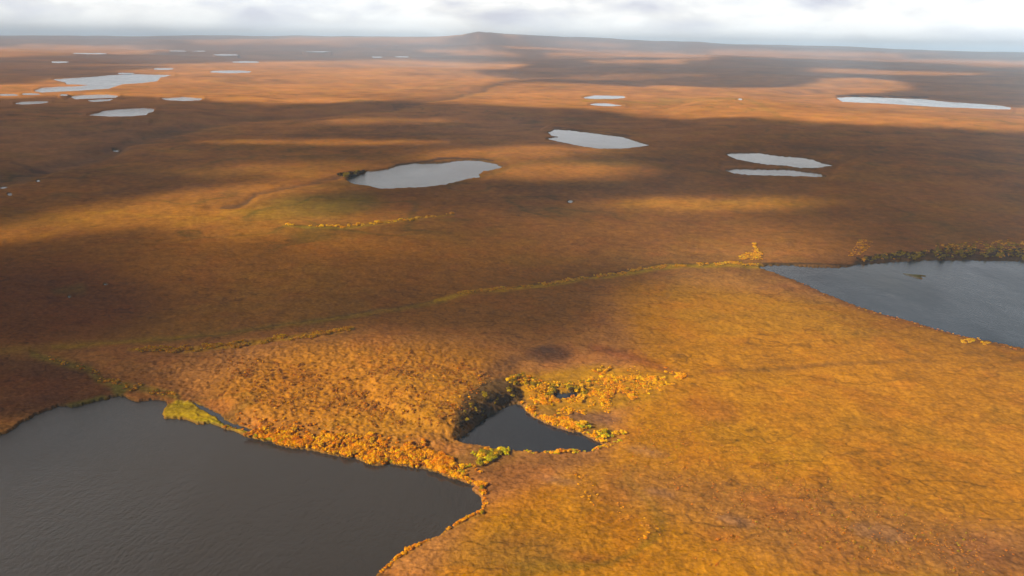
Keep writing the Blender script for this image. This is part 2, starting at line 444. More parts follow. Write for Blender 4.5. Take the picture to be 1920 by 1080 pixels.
area([(1140, 870), (1600, 930), (1920, 1000), (1920, 1090), (1500, 1080), (1300, 980), (1080, 930)], (0.40, 0.165, 0.05), .5, 60, 25)
area(ell(1900, 1040, 160, 50), (0.33, 0.13, 0.05), .5, 50, 25)
area(ell(960, 1040, 130, 40), (0.37, 0.17, 0.03), .5, 50, 20)
area([(430, 395), (520, 370), (700, 362), (720, 385), (640, 410), (500, 412)], (0.34, 0.22, 0.015), .7, 24, 9)
area(ell(1030, 395, 90, 9), (0.22, 0.14, 0.03), .4, 30, 8)
stroke([(130, 398), (210, 396), (330, 404), (420, 408)], [2, 3, 2, 2], YEL, .6, 2)
stroke([(530, 424), (640, 428), (740, 418), (850, 404)], [1.5, 2.2, 3, 2], YEL, .9, 1)
stroke([(900, 332), (960, 314), (1060, 302)], [4, 4, 1.5], (0.5, 0.22, 0.02), .8, 2)
stroke([(1040, 306), (1150, 310), (1250, 318)], [3, 6, 3], (0.4, 0.2, 0.03), .5, 4)
stroke([(1090, 190), (1130, 188), (1200, 193), (1260, 196)], [1.5, 1.5, 2, 1], YEL, .7, 0)
stroke([(1240, 188), (1400, 197), (1460, 224)], [5, 3, 3], (0.42, 0.22, 0.03), .5, 3)
area(ell(1330, 384, 190, 11), (0.66, 0.27, 0.015), .7, 30, 5)  # sunlit strip on the plain, its brightness painted into the albedo
area(ell(300, 400, 260, 30), (0.58, 0.23, 0.015), .5, 50, 12)  # sunlit streak at the left, also lightened in the albedo
# stream line with green sedge and golden willows
stroke([(-240, 668), (60, 655), (200, 645), (400, 625), (560, 608), (700, 590), (840, 568)], [8, 7, 6, 6, 6, 5, 3], (0.36, 0.19, 0.015), .5, 4)
stroke([(100, 652), (250, 640), (400, 624), (560, 606), (700, 588), (840, 567)], [2, 2, 2, 2.5, 2.5, 2.5], (0.60, 0.34, 0.01), .5, 2)
stroke([(300, 636), (430, 622), (560, 604), (700, 584), (830, 566)], [1.2, 1.2, 1.2, 1.2, 1.0], (0.08, 0.055, 0.02), .4, 0)
stroke([(820, 568), (900, 550), (1000, 540), (1100, 524), (1230, 505), (1330, 500), (1425, 500)], [3, 4, 4, 3.4, 3.8, 4, 3.4], (0.85, 0.44, 0.006), .9, 1)
stroke([(860, 556), (1000, 536), (1100, 519), (1230, 500), (1330, 496), (1420, 499)], 1.1, (0.06, 0.04, 0.02), .55, 0)
stroke([(240, 655), (340, 655), (440, 648), (540, 638), (660, 622)], [2, 5, 5, 5, 4], (0.85, 0.40, 0.006), .8, 2)
stroke([(60, 665), (120, 680), (165, 690), (185, 712), (215, 725), (260, 728), (330, 745)], [5, 6, 6, 7, 7, 6, 6], (0.36, 0.24, 0.015), .75, 4)
stroke([(100, 545), (150, 540)], [6, 9], (0.24, 0.15, 0.02), .5, 5)
# wet grassy spit on the big lake
area([(312, 762), (304, 778), (312, 786), (345, 786), (372, 795), (405, 796), (440, 808), (480, 822), (500, 826), (470, 806), (430, 796), (400, 778), (370, 757), (330, 752)],
     (0.72, 0.46, 0.008), .98, 4, 2)
area(ell(222, 733, 14, 12), (0.22, 0.2, 0.015), .7, 4, 4)
area([(120, 762), (140, 768), (180, 756), (205, 748), (195, 744), (150, 755)], (0.22, 0.19, 0.015), .8, 4, 2)
# shores
stroke([(500, 818), (600, 836), (700, 852), (800, 862), (880, 890)], [14, 20, 22, 24, 20], (0.42, 0.15, 0.012), .7, 5)
stroke([(905, 960), (850, 988), (800, 1014), (750, 1042), (700, 1082)], [6, 6, 7, 7, 8], (0.50, 0.22, 0.012), .8, 3)
area([(985, 765), (1060, 800), (1140, 835), (1160, 815), (1110, 780), (1010, 750)], (0.42, 0.2, 0.012), .7, 8, 6)
area([(940, 730), (990, 705), (1120, 690), (1280, 705), (1240, 745), (1100, 780), (1010, 765)], (0.66, 0.29, 0.004), .9, 14, 8)
area(ell(1110, 785, 50, 12, 8), (0.33, 0.14, 0.06), .8, 12, 5)
area([(880, 850), (960, 850), (1120, 850), (1160, 870), (1030, 880), (920, 940), (900, 900)], (0.34, 0.13, 0.028), .75, 14, 8)
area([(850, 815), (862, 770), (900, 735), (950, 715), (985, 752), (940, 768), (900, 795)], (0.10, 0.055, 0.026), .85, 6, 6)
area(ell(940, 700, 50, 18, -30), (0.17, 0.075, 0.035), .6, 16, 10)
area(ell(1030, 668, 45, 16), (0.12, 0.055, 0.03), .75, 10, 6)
stroke([(1110, 655), (1180, 672), (1250, 698), (1290, 706)], [5, 8, 5, 3], (0.26, 0.055, 0.02), .6, 5)
stroke([(1320, 700), (1480, 692), (1620, 682), (1740, 680)], [3, 4, 3, 3], (0.22, 0.085, 0.02), .45, 3)
for (cx, cy, rx, ry) in [(1210, 850, 40, 8), (1050, 905, 40, 7), (1380, 980, 40, 10), (1240, 930, 30, 7), (1650, 1000, 60, 16)]:
    area(ell(cx, cy, rx, ry, 10), (0.40, 0.19, 0.09), .5, 12, 6)
for (cx, cy, rx, ry) in [(1330, 770, 60, 22), (1410, 940, 30, 12), (1460, 960, 30, 12), (1350, 1010, 40, 12), (1100, 1050, 40, 10)]:
    area(ell(cx, cy, rx, ry, 10), (0.48, 0.13, 0.02), .4, 20, 8)
# far shore of the right lake
stroke([(1600, 492), (1640, 488), (1760, 482), (1950, 484)], [4, 7, 8, 8], (0.09, 0.06, 0.02), .75, 2)
stroke([(1430, 496), (1500, 497), (1590, 498)], 1.6, (0.11, 0.06, 0.03), .8, 0)
stroke([(1424, 510), (1481, 525), (1546, 556), (1611, 581), (1720, 612), (1833, 641), (1930, 662)], 3, (0.36, 0.12, 0.03), .6, 2)
# valley of the stream at the left, and its dark heath
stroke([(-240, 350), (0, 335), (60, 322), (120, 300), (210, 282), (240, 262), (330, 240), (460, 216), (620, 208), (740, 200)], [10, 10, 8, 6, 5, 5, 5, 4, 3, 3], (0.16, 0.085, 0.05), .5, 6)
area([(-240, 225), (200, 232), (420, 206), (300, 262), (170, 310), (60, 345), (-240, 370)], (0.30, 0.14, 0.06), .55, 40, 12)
stroke([(20, 300), (60, 312), (110, 318)], 2.5, (0.10, 0.05, 0.03), .5, 1)
stroke([(740, 200), (850, 182), (930, 160), (990, 145)], [3, 2.5, 2, 2], (0.15, 0.08, 0.045), .6, 2)
stroke([(415, 385), (440, 382), (462, 376), (480, 364), (560, 348), (640, 334)], [4, 4, 4, 2, 2, 2], (0.11, 0.06, 0.035), .7, 2)
area([(636, 328), (650, 324), (684, 322), (672, 330), (652, 337)], (0.05, 0.045, 0.02), .9, 4, 2)
stroke([(740, 309), (800, 304), (850, 299), (905, 299), (925, 303)], 1.5, (0.08, 0.045, 0.04), .8, 0)
stroke([(1570, 181), (1650, 181.5), (1740, 184)], 1.2, (0.07, 0.045, 0.04), .8, 0)
stroke([(1040, 241), (1100, 246), (1180, 256)], 1.3, (0.12, 0.06, 0.04), .6, 0)
area(ISLET, (0.30, 0.25, 0.05), 1, 2, 1)
stroke([(1688, 513), (1708, 519), (1726, 525)], 1.0, (0.5, 0.45, 0.38), .9, 0)

# built-up relief: plateau between the big lake and the triangular pond
plat = blur(polymask([(330, 700), (520, 640), (780, 625), (960, 650), (985, 720), (960, 762), (900, 800), (856, 832), (790, 850), (600, 835), (450, 790)]).astype(float), 60, 26)
plat2 = blur(polymask([(700, 660), (960, 670), (968, 740), (930, 772), (900, 796), (858, 826), (820, 815), (700, 760)]).astype(float), 10, 6)
valley = np.maximum(strokemask([(-240, 350), (0, 335), (60, 322), (120, 300), (210, 282), (240, 262), (330, 240), (460, 216), (620, 208), (740, 200), (850, 182), (930, 160), (990, 145)],
                               [16, 14, 12, 9, 8, 7, 7, 6, 5, 5, 4, 4, 4]), 0)
gully = strokemask([(390, 386), (440, 384), (462, 377), (480, 364), (560, 348), (640, 334)], [5, 5, 5, 3, 3, 3])
stream = strokemask([(60, 655), (200, 645), (400, 625), (560, 608), (700, 590), (840, 568), (1000, 540), (1230, 504), (1425, 500)], 4)
valley = blur(valley, 10, 4); gully = blur(gully, 8, 2.5); stream = blur(stream, 3, 2)
flat = np.zeros(GX.shape)
for lk in LAKES:
    if 900 < lk['r'] < 9000 and np.ptp(np.array(lk['pts'])[:, 0]) >= 22:
        m_ = blur(polymask(lk['pts']).astype(float), min(9 * lk['r'] / CAM_H, 170), 9 if lk['r'] < 6000 else 4)
        flat = np.maximum(flat, np.clip(m_ / max(m_.max(), 1e-6) * 3.2, 0, 1))
VAL = 5.0
for lk in LAKES:
    c = np.array(lk['pts']).mean(0); lk['z'] -= float(sample(valley, c[:1], c[1:])[0]) * VAL
# lumpy tussock heath
plat2 = plat2 * smooth((GX - 560) / 270) * smooth((GY - 680) / 80)
lump = blur(polymask([(200, 690), (480, 640), (760, 640), (960, 690), (860, 830), (800, 860), (480, 820), (330, 760)]).astype(float), 40, 20)


def relief(x, y, fo, r):
    rel = (fbm(x, y, 1500, 4, fo) * 17 * smooth(r / 3000) + fbm(x + 900, y - 400, 330, 3, fo) * 1.7 * smooth(r / 700)
           + fbm(x, y, 5200, 3, fo) * 42 * smooth((r - 3500) / 9000))
    # ridged relief that gives the far plain its folds
    rd = np.abs(noise(x / 1300 + 5.1, y / 1900 + 2.2 + 0.3 * noise(x / 900, y / 900)))
    rel += -9 * np.exp(-(rd / 0.07) ** 2) * smooth((r - 1300) / 2500) * smooth((30000 - r) / 9000)
    return rel


for lk in LAKES:
    P = np.array(lk['pts'])
    if np.ptp(P[:, 0]) < 22 and 900 < lk['r'] < 9000:
        gx, gy, gz = ground_at(P[:, 0].mean(), P[:, 1].mean()); rr_ = np.hypot(gx, gy)
        fy_ = rr_ * rr_ / (CAM_H * FOC); lk['z'] += float(relief(gx, gy, np.sqrt(fy_ * rr_ / FOC) + .15, rr_)[0])


def terrain(x, y, micro=True):
    r = np.hypot(x, y) + 1e-6
    px, py = pixel_at(x, y)
    fy = r * r / (CAM_H * FOC) + r / FOC; fo = np.sqrt(fy * r / FOC) + 0.15
    z = swell(x, y)
    sd = np.full(x.shape, 1e3); zl = np.zeros(x.shape); bk = np.full(x.shape, 0.6); wd = np.full(x.shape, 10.0)
    for lk in LAKES:
        s = sdist(px, py, lk['pts'], lk['wid'] + 22)
        m = s < sd
        sd = np.where(m, s, sd); zl = np.where(m, lk['z'], zl); bk = np.where(m, lk['bank'], bk); wd = np.where(m, lk['wid'], wd)
    isl = sdist(px, py, ISLET, 12)
    w = noise(px / 7.0, py / 5.0) * 1.0 + noise(px / 3.1, py / 2.4) * 0.5
    near = smooth((py - 250) / 200)
    sd = sd + w * (0.25 + .45 * (py > 235) + 1.3 * near) * (sd < 900)
    sd = np.where(isl < 20, np.maximum(sd, -isl * 1.0 - 0.0), sd)
    rel = relief(x, y, fo, r) * (1 - smooth(sample(flat, px, py)))
    wl = smooth((sd - .6) / wd)
    z = z + rel * wl + np.abs(rel) * 0.0
    z = zl + (z - zl) * np.where(sd < 900, wl, 1)
    z += sample(plat, px, py) * 2.6 * smooth(sd / 34) + sample(plat2, px, py) * 2.5 * smooth(sd / 13)
    z -= sample(valley, px, py) * VAL * wl + sample(gully, px, py) * 1.6 * wl + sample(stream, px, py) * 0.4 * wl
    z = z + np.maximum(zl + 0.05 - z, 0) * (1 - smooth((sd - .4 * wd) / (.6 * wd))) * (sd > 0)
    z += np.where(sd > 0, (0.6 + (bk - 0.6) * (1 - smooth(sd / wd))) * smooth(sd / 2.0) + 0.10 * smooth(sd / .8), -np.minimum(0.25 + 0.0015 * r, 4) * smooth(-sd / 1.2) - 0.05 * (sd < 0))
    if micro:
        lp = 0.45 + 0.65 * sample(lump, px, py)
        t = fbm(x, y, 3.4, 3, fo * 0.6, 0.6)
        dirn = noise(x / 5.5 + y / 9, y / 2.6 - x / 6.5)
        z += (t * 0.42 + np.maximum(dirn, -.2) * 0.25 * smooth((1.6 - fo) / 1.0)) * lp * smooth((sd - .5) / 4) * smooth((3.2 - fo) / 2.0)
        z += fbm(x, y, 26, 3, fo, .55) * 0.55 * smooth((sd - 2) / 12)
    return z, sd, px, py, r, fo


def colour(x, y, sd, px, py, r, fo):
    n = fbm(x, y, 9, 4, fo * .7, .7); m = fbm(x + 77, y, 70, 4, fo, .6); k = fbm(x - 500, y + 300, 520, 3, fo, .6)
    q = fbm(x + 31, y + 5, 2.4, 2, fo * .6, .8)
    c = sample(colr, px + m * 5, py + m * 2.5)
    nf = smooth((1500 - r) / 900)
    lum = 1 + (.26 - .08 * nf) * n + (.28 - .16 * nf) * m + (.28 - .14 * nf) * k + 0.27 * q
    c = c * np.clip(lum, .45, 1.7)[..., None]
    # frost cracks, old trails and damp streaks
    cr = np.exp(-(np.abs(noise(x / 31 + .4 * noise(x / 9, y / 9), y / 23)) / .035) ** 2) * smooth((2.2 - fo) / 1.4) * smooth((noise(x / 90 + 3, y / 70) + .15) / .3)
    c = c * (1 - .42 * cr)[..., None]
    ds = np.exp(-(np.abs(noise(x / 210 - 4, y / 120 + .5 * noise(x / 60, y / 60))) / .045) ** 2) * smooth((14 - fo) / 8) * smooth((noise(x / 400 + 7, y / 400) + .1) / .4)
    c = c * (1 - ds[..., None] * np.array([.34, .22, .2]))
    dk = smooth((fbm(x + 611, y - 244, 13, 3, fo, .7) - .30) / .3)[..., None] * .18
    c = c * (1 - dk * np.array([.65, .6, .3]))
    # dark wet margin along the water
    wm_ = (1 - smooth((sd - .6) / 2.2))[..., None] * .6 * ((py > 230) & ~((px > 1682) & (px < 1742) & (py < 528) & (py > 508)))[..., None]
    c = c * (1 - wm_) + np.array([.11, .075, .02]) * wm_
    # redder dwarf birch and paler lichen patches
    a = smooth((fbm(x - 90, y + 44, 38, 4, fo, .65) - .12) / .35)[..., None] * .19
    c = c * (1 - a) + c * np.array([1.02, .68, .75]) * a
    b = smooth((fbm(x + 190, y - 144, 24, 4, fo, .65) - .22) / .35)[..., None] * .15
    c = c * (1 - b) + (c * 1.15 + np.array([.03, .022, .008])) * b
    g = smooth((fbm(x + 1190, y - 744, 160, 4, fo, .6) - .08) / .35)[..., None] * .35
    c = c * (1 - g) + c * np.array([.92, 1.12, .65]) * g
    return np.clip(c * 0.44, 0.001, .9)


# ------------------------------------------------------------------ object helpers
def tag(o, label=None, cat=None, group=None, kind=None):
    if label: o['label'] = label
    if cat: o['category'] = cat
    if group: o['group'] = group
    if kind: o['kind'] = kind
    return o


def mesh_np(name, co, faces, mat, cols=None, smooth_=True, attr=None):
    """faces: (n,4) or (n,3) array"""
    me = bpy.data.meshes.new(name); k = faces.shape[1]; n = len(faces)
    me.vertices.add(len(co)); me.vertices.foreach_set('co', np.ascontiguousarray(co, np.float32).ravel())
    me.loops.add(n * k); me.loops.foreach_set('vertex_index', faces.astype(np.int32).ravel())
    me.polygons.add(n); me.polygons.foreach_set('loop_start', (np.arange(n) * k).astype(np.int32))
    me.polygons.foreach_set('loop_total', np.full(n, k, np.int32))
    if smooth_: me.polygons.foreach_set('use_smooth', np.ones(n, bool))
    if cols is not None:
        a = me.attributes.new('col', 'FLOAT_COLOR', 'POINT')
        a.data.foreach_set('color', np.concatenate([cols, np.ones((len(cols), 1))], 1).astype(np.float32).ravel())
    if attr is not None:
        for kk, v in attr.items():
            a = me.attributes.new(kk, 'FLOAT', 'POINT'); a.data.foreach_set('value', v.astype(np.float32))
    me.update(calc_edges=True); me.validate()
    if mat: me.materials.append(mat)
    o = bpy.data.objects.new(name, me); COL.objects.link(o)
    return o


def newmat(name):
    m = bpy.data.materials.new(name); m.use_nodes = True; m.node_tree.nodes.clear(); return m, m.node_tree


# ------------------------------------------------------------------ materials
m_ground, nt = newmat('tundra'); L = nt.links.new
out = nd(nt, 'ShaderNodeOutputMaterial'); bs = nd(nt, 'ShaderNodeBsdfPrincipled', i_Roughness=0.95)
bs.inputs['Specular IOR Level'].default_value = 0.0
at = nd(nt, 'ShaderNodeAttribute', attribute_name='col')
geo = nd(nt, 'ShaderNodeNewGeometry')
na = nd(nt, 'ShaderNodeTexNoise', i_Scale=0.9, i_Detail=4.0, i_Roughness=0.7); L(geo.outputs['Position'], na.inputs['Vector'])
ra = ramp(nt, [(0.30, (.72, .70, .7)), (0.5, (1, 1, 1)), (0.72, (1.28, 1.30, 1.2))]); L(na.outputs['Fac'], ra.inputs[0])
mm = nd(nt, 'ShaderNodeMix', data_type='RGBA', blend_type='MULTIPLY'); mm.inputs[0].default_value = 0.85
L(at.outputs['Color'], mm.inputs[6]); L(ra.outputs[0], mm.inputs[7])
L(mm.outputs[2], bs.inputs['Base Color'])
bp = nd(nt, 'ShaderNodeBump', i_Strength=0.5, i_Distance=0.5); L(na.outputs['Fac'], bp.inputs['Height']); L(bp.outputs[0], bs.inputs['Normal'])
L(bs.outputs[0], out.inputs['Surface'])


def water_mat(i, body):
    m, nt = newmat('lake_water_%d' % i); L = nt.links.new
    out = nd(nt, 'ShaderNodeOutputMaterial'); bs = nd(nt, 'ShaderNodeBsdfPrincipled', i_Roughness=0.14, i_IOR=1.333)
    geo = nd(nt, 'ShaderNodeNewGeometry')
    mp = nd(nt, 'ShaderNodeMapping'); mp.inputs['Scale'].default_value = (1.1, 0.45, 1); mp.inputs['Rotation'].default_value = (0, 0, .5)
    L(geo.outputs['Position'], mp.inputs['Vector'])
    n = nd(nt, 'ShaderNodeTexNoise', i_Scale=0.55, i_Detail=6.0, i_Roughness=0.72); L(mp.outputs[0], n.inputs['Vector'])
    n2 = nd(nt, 'ShaderNodeTexNoise', i_Scale=0.03, i_Detail=3.0); L(geo.outputs['Position'], n2.inputs['Vector'])
    r2 = nd(nt, 'ShaderNodeMapRange'); r2.inputs['From Min'].default_value = .35; r2.inputs['From Max'].default_value = .65
    r2.inputs['To Min'].default_value = .05; r2.inputs['To Max'].default_value = .12
    L(n2.outputs['Fac'], r2.inputs[0]); n3 = nd(nt, 'ShaderNodeTexNoise', i_Scale=0.11, i_Detail=4.0, i_Roughness=0.65); L(mp.outputs[0], n3.inputs['Vector'])
    b3 = nd(nt, 'ShaderNodeBump', i_Strength=0.35, i_Distance=0.5); L(n3.outputs['Fac'], b3.inputs['Height'])
    L(r2.outputs[0], bs.inputs['Roughness'])
    bp = nd(nt, 'ShaderNodeBump', i_Distance=0.30); L(n.outputs['Fac'], bp.inputs['Height']); L(b3.outputs[0], bp.inputs['Normal']); L(bp.outputs[0], bs.inputs['Normal'])
    # wind on the water: calmer in the lee on the right, ruffled patches elsewhere
    nw = nd(nt, 'ShaderNodeTexNoise', i_Scale=0.012, i_Detail=3.0); L(mp.outputs[0], nw.inputs['Vector'])
    sx = nd(nt, 'ShaderNodeSeparateXYZ'); L(geo.outputs['Position'], sx.inputs[0])
    rw = nd(nt, 'ShaderNodeMapRange', interpolation_type='SMOOTHSTEP'); rw.inputs['From Min'].default_value = .38; rw.inputs['From Max'].default_value = .64; rw.inputs['To Min'].default_value = .12; rw.inputs['To Max'].default_value = .75
    L(nw.outputs['Fac'], rw.inputs[0])
    rx = nd(nt, 'ShaderNodeMapRange', interpolation_type='SMOOTHSTEP'); rx.inputs['From Min'].default_value = -40; rx.inputs['From Max'].default_value = -230; rx.inputs['To Min'].default_value = 0; rx.inputs['To Max'].default_value = 1.1
    L(sx.outputs[0], rx.inputs[0])
    aw = nd(nt, 'ShaderNodeMath', operation='ADD'); L(rw.outputs[0], aw.inputs[0]); L(rx.outputs[0], aw.inputs[1])
    L(aw.outputs[0], bp.inputs['Strength'])
    bs.inputs['Base Color'].default_value = (*body, 1)
    L(bs.outputs[0], out.inputs['Surface'])
    return m


def leaf_mat(name, c, attr=False):
    m, nt = newmat(name); L = nt.links.new
    out = nd(nt, 'ShaderNodeOutputMaterial')
    df = nd(nt, 'ShaderNodeBsdfDiffuse', i_Roughness=0.5); tr = nd(nt, 'ShaderNodeBsdfTranslucent')
    mx = nd(nt, 'ShaderNodeMixShader', i_Fac=0.28)
    geo = nd(nt, 'ShaderNodeNewGeometry')
    n = nd(nt, 'ShaderNodeTexNoise', i_Scale=1.7, i_Detail=2.0); L(geo.outputs['Position'], n.inputs['Vector'])
    r = ramp(nt, [(0.3, (.65, .6, .6)), (0.7, (1.3, 1.35, 1.2))]); L(n.outputs['Fac'], r.inputs[0])
    mm = nd(nt, 'ShaderNodeMix', data_type='RGBA', blend_type='MULTIPLY'); mm.inputs[0].default_value = 1
    if attr:
        at = nd(nt, 'ShaderNodeAttribute', attribute_name='col'); L(at.outputs['Color'], mm.inputs[6])
    else:
        mm.inputs[6].default_value = (*c, 1)
    L(r.outputs[0], mm.inputs[7])
    L(mm.outputs[2], df.inputs[0]); L(mm.outputs[2], tr.inputs[0])
    L(df.outputs[0], mx.inputs[1]); L(tr.outputs[0], mx.inputs[2]); L(mx.outputs[0], out.inputs['Surface'])
    return m


# ------------------------------------------------------------------ the ground: one sheet to the horizon
dep = np.arange(math.radians(36.5), math.radians(0.20), -1.0 / FOC)
rad = CAM_H / np.tan(dep)
rad = np.concatenate([[12, 60, 120, 180], rad, np.geomspace(rad[-1] * 1.03, 100000, 14)])
azd = np.radians(np.arange(-34.0, 34.01, 0.052))
azd = np.radians(np.concatenate([np.arange(-54, -34, 0.25), np.degrees(azd), np.arange(34.2, 54, 0.25)]))
azo = np.radians(np.arange(57, 304, 4.0))
az = np.concatenate([azd, azo])
R, A = np.meshgrid(rad, az, indexing='ij')
X = R * np.sin(A); Y = R * np.cos(A)
Z = np.zeros_like(X); C = np.zeros(X.shape + (3,))
for i in range(0, len(rad), 120):
    s = slice(i, i + 120)
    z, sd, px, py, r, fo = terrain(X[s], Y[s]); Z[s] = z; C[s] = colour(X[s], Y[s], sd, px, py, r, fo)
nr, na_ = X.shape
idx = np.arange(nr * na_).reshape(nr, na_); nx = np.roll(idx, -1, 1)
quads = np.stack([idx[:-1], idx[1:], nx[1:], nx[:-1]], -1).reshape(-1, 4)[:, ::-1]
co = np.stack([X, Y, Z], -1).reshape(-1, 3)
g = mesh_np('ground', co, quads, m_ground, C.reshape(-1, 3))
tag(g, 'rolling orange and brown autumn tundra reaching to the horizon', kind='structure')
del X, Y, Z, C, R, A, co, quads

# ------------------------------------------------------------------ lakes
wm = {}
for lk in LAKES:
    P = np.array(lk['pts']); n = len(P)
    area2 = np.sum(P[:, 0] * np.roll(P[:, 1], -1) - np.roll(P[:, 0], -1) * P[:, 1])
    e = np.roll(P, -1, 0) - np.roll(P, 1, 0); nrm = np.stack([e[:, 1], -e[:, 0]], 1); nrm /= np.linalg.norm(nrm, axis=1)[:, None] + 1e-9
    if area2 < 0: nrm = -nrm
    P = P + nrm * (1.6 if lk['r'] < 900 else 0.9)
    gx, gy, gz = ground_at(P[:, 0], P[:, 1]); W = np.stack([gx, gy, np.full(n, lk['z'])], 1)
    c = W.mean(0); W = W - c
    tris = np.array(tessellate_polygon([[Vector(p) for p in W]]))
    a, b, cc = W[tris[:, 0]], W[tris[:, 1]], W[tris[:, 2]]
    flip = np.cross(b - a, cc - a)[:, 2] < 0; tris[flip] = tris[flip][:, ::-1]
    key = lk['body']
    if key not in wm: wm[key] = water_mat(len(wm), key)
    o = mesh_np(lk['name'], W, tris, wm[key], smooth_=False)
    o.location = c
    tag(o, lk['label'], kind='structure')

# ------------------------------------------------------------------ clouds overhead: a thick broken layer 3.4 km up
CH = 3400.0
rad = CAM_H / np.tan(np.arange(math.radians(38), math.radians(0.20), -2.0 / FOC))
rad = np.concatenate([[30, 90, 160], rad])
azd = np.radians(np.linspace(-40, 40, 420))
R, A = np.meshgrid(rad, azd, indexing='ij')
X = R * np.sin(A); Y = R * np.cos(A)
px, py = pixel_at(X, Y); cv = sample(cover, px, py)
fade = smooth((px - RX0) / 60) * smooth((RX1 - px) / 60) * smooth((RY1 - py) / 60)
cv = cv * fade * smooth((2080 - px) / 110)
gz = swell(X, Y)
off = (CH - gz) / math.tan(SUN_EL)
X2 = X + SUN_H[0] * off; Y2 = Y + SUN_H[1] * off
th = 90 + 330 * cv + 90 * noise(X / 260, Y / 260) * cv; lean = th / math.tan(SUN_EL)
bot = np.stack([X2, Y2, np.full_like(X, CH)], -1).reshape(-1, 3)
top = np.stack([X2 + SUN_H[0] * lean, Y2 + SUN_H[1] * lean, CH + th], -1).reshape(-1, 3)
nr, na_ = X.shape; idx = np.arange(nr * na_).reshape(nr, na_)
q1 = np.stack([idx[:-1, :-1], idx[:-1, 1:], idx[1:, 1:], idx[1:, :-1]], -1).reshape(-1, 4)
N = nr * na_
ring = np.concatenate([idx[0, :], idx[1:, -1], idx[-1, -2::-1], idx[-2:0:-1, 0]])
rn = np.roll(ring, -1); side = np.stack([ring, rn, rn + N, ring + N], -1)
allq = np.concatenate([q1, q1[:, ::-1] + N, side])
m_cloud, nt = newmat('cloud'); L = nt.links.new
out = nd(nt, 'ShaderNodeOutputMaterial')
at = nd(nt, 'ShaderNodeAttribute', attribute_name='cover')
geo = nd(nt, 'ShaderNodeNewGeometry')
n = nd(nt, 'ShaderNodeTexNoise', i_Scale=0.004, i_Detail=4.0, i_Roughness=0.55); L(geo.outputs['Position'], n.inputs['Vector'])
a1 = nd(nt, 'ShaderNodeMath', operation='MULTIPLY_ADD'); a1.inputs[1].default_value = 0.8; a1.inputs[2].default_value = -0.42; L(n.outputs['Fac'], a1.inputs[0])
a2 = nd(nt, 'ShaderNodeMath', operation='ADD'); L(a1.outputs[0], a2.inputs[0]); L(at.outputs['Fac'], a2.inputs[1])
mrg = nd(nt, 'ShaderNodeMapRange'); mrg.inputs['From Min'].default_value = 0.02; mrg.inputs['From Max'].default_value = 0.95
mrg.inputs['To Min'].default_value = 0.0; mrg.inputs['To Max'].default_value = 0.60
L(a2.outputs[0], mrg.inputs[0])
df = nd(nt, 'ShaderNodeBsdfDiffuse'); df.inputs[0].default_value = (.6, .6, .62, 1)
tr = nd(nt, 'ShaderNodeBsdfTranslucent'); tr.inputs[0].default_value = (.55, .55, .57, 1)
mx1 = nd(nt, 'ShaderNodeMixShader', i_Fac=0.6); L(df.outputs[0], mx1.inputs[1]); L(tr.outputs[0], mx1.inputs[2])
tp = nd(nt, 'ShaderNodeBsdfTransparent'); mx2 = nd(nt, 'ShaderNodeMixShader')
L(mrg.outputs[0], mx2.inputs[0]); L(tp.outputs[0], mx2.inputs[1]); L(mx1.outputs[0], mx2.inputs[2]); L(mx2.outputs[0], out.inputs['Surface'])
cl = mesh_np('clouds', np.concatenate([bot, top]), allq, m_cloud, attr={'cover': np.concatenate([cv.ravel(), cv.ravel()])})
tag(cl, 'broken layer of cloud high over the tundra', kind='structure')

# ------------------------------------------------------------------ shrubs
PAL = dict(gold=(0.62, 0.31, 0.010), orange=(0.62, 0.235, 0.008), yellow=(0.68, 0.42, 0.012), green=(0.38, 0.36, 0.015),
           olive=(0.24, 0.18, 0.015), rust=(0.36, 0.12, 0.03), dark=(0.10, 0.06, 0.025), tan=(0.42, 0.19, 0.045))
PAL = {k: ((v[0] * .85, v[1] * .72, v[2] * .35) if k in ('dark', 'tan') else (min(v[0] * 1.15, .78), v[1] * .98, v[2] * .1)) for k, v in PAL.items()}
MATS = {k: leaf_mat('leaves_' + k, v) for k, v in PAL.items()}
m_stem, nt = newmat('willow_bark')
out = nd(nt, 'ShaderNodeOutputMaterial'); bs = nd(nt, 'ShaderNodeBsdfPrincipled', i_Roughness=0.9)
nz = nd(nt, 'ShaderNodeTexNoise', i_Scale=9.0); rz = ramp(nt, [(0.3, (.08, .055, .035)), (0.7, (.17, .12, .08))])
nt.links.new(nz.outputs['Fac'], rz.inputs[0]); nt.links.new(rz.outputs[0], bs.inputs['Base Color']); nt.links.new(bs.outputs[0], out.inputs['Surface'])


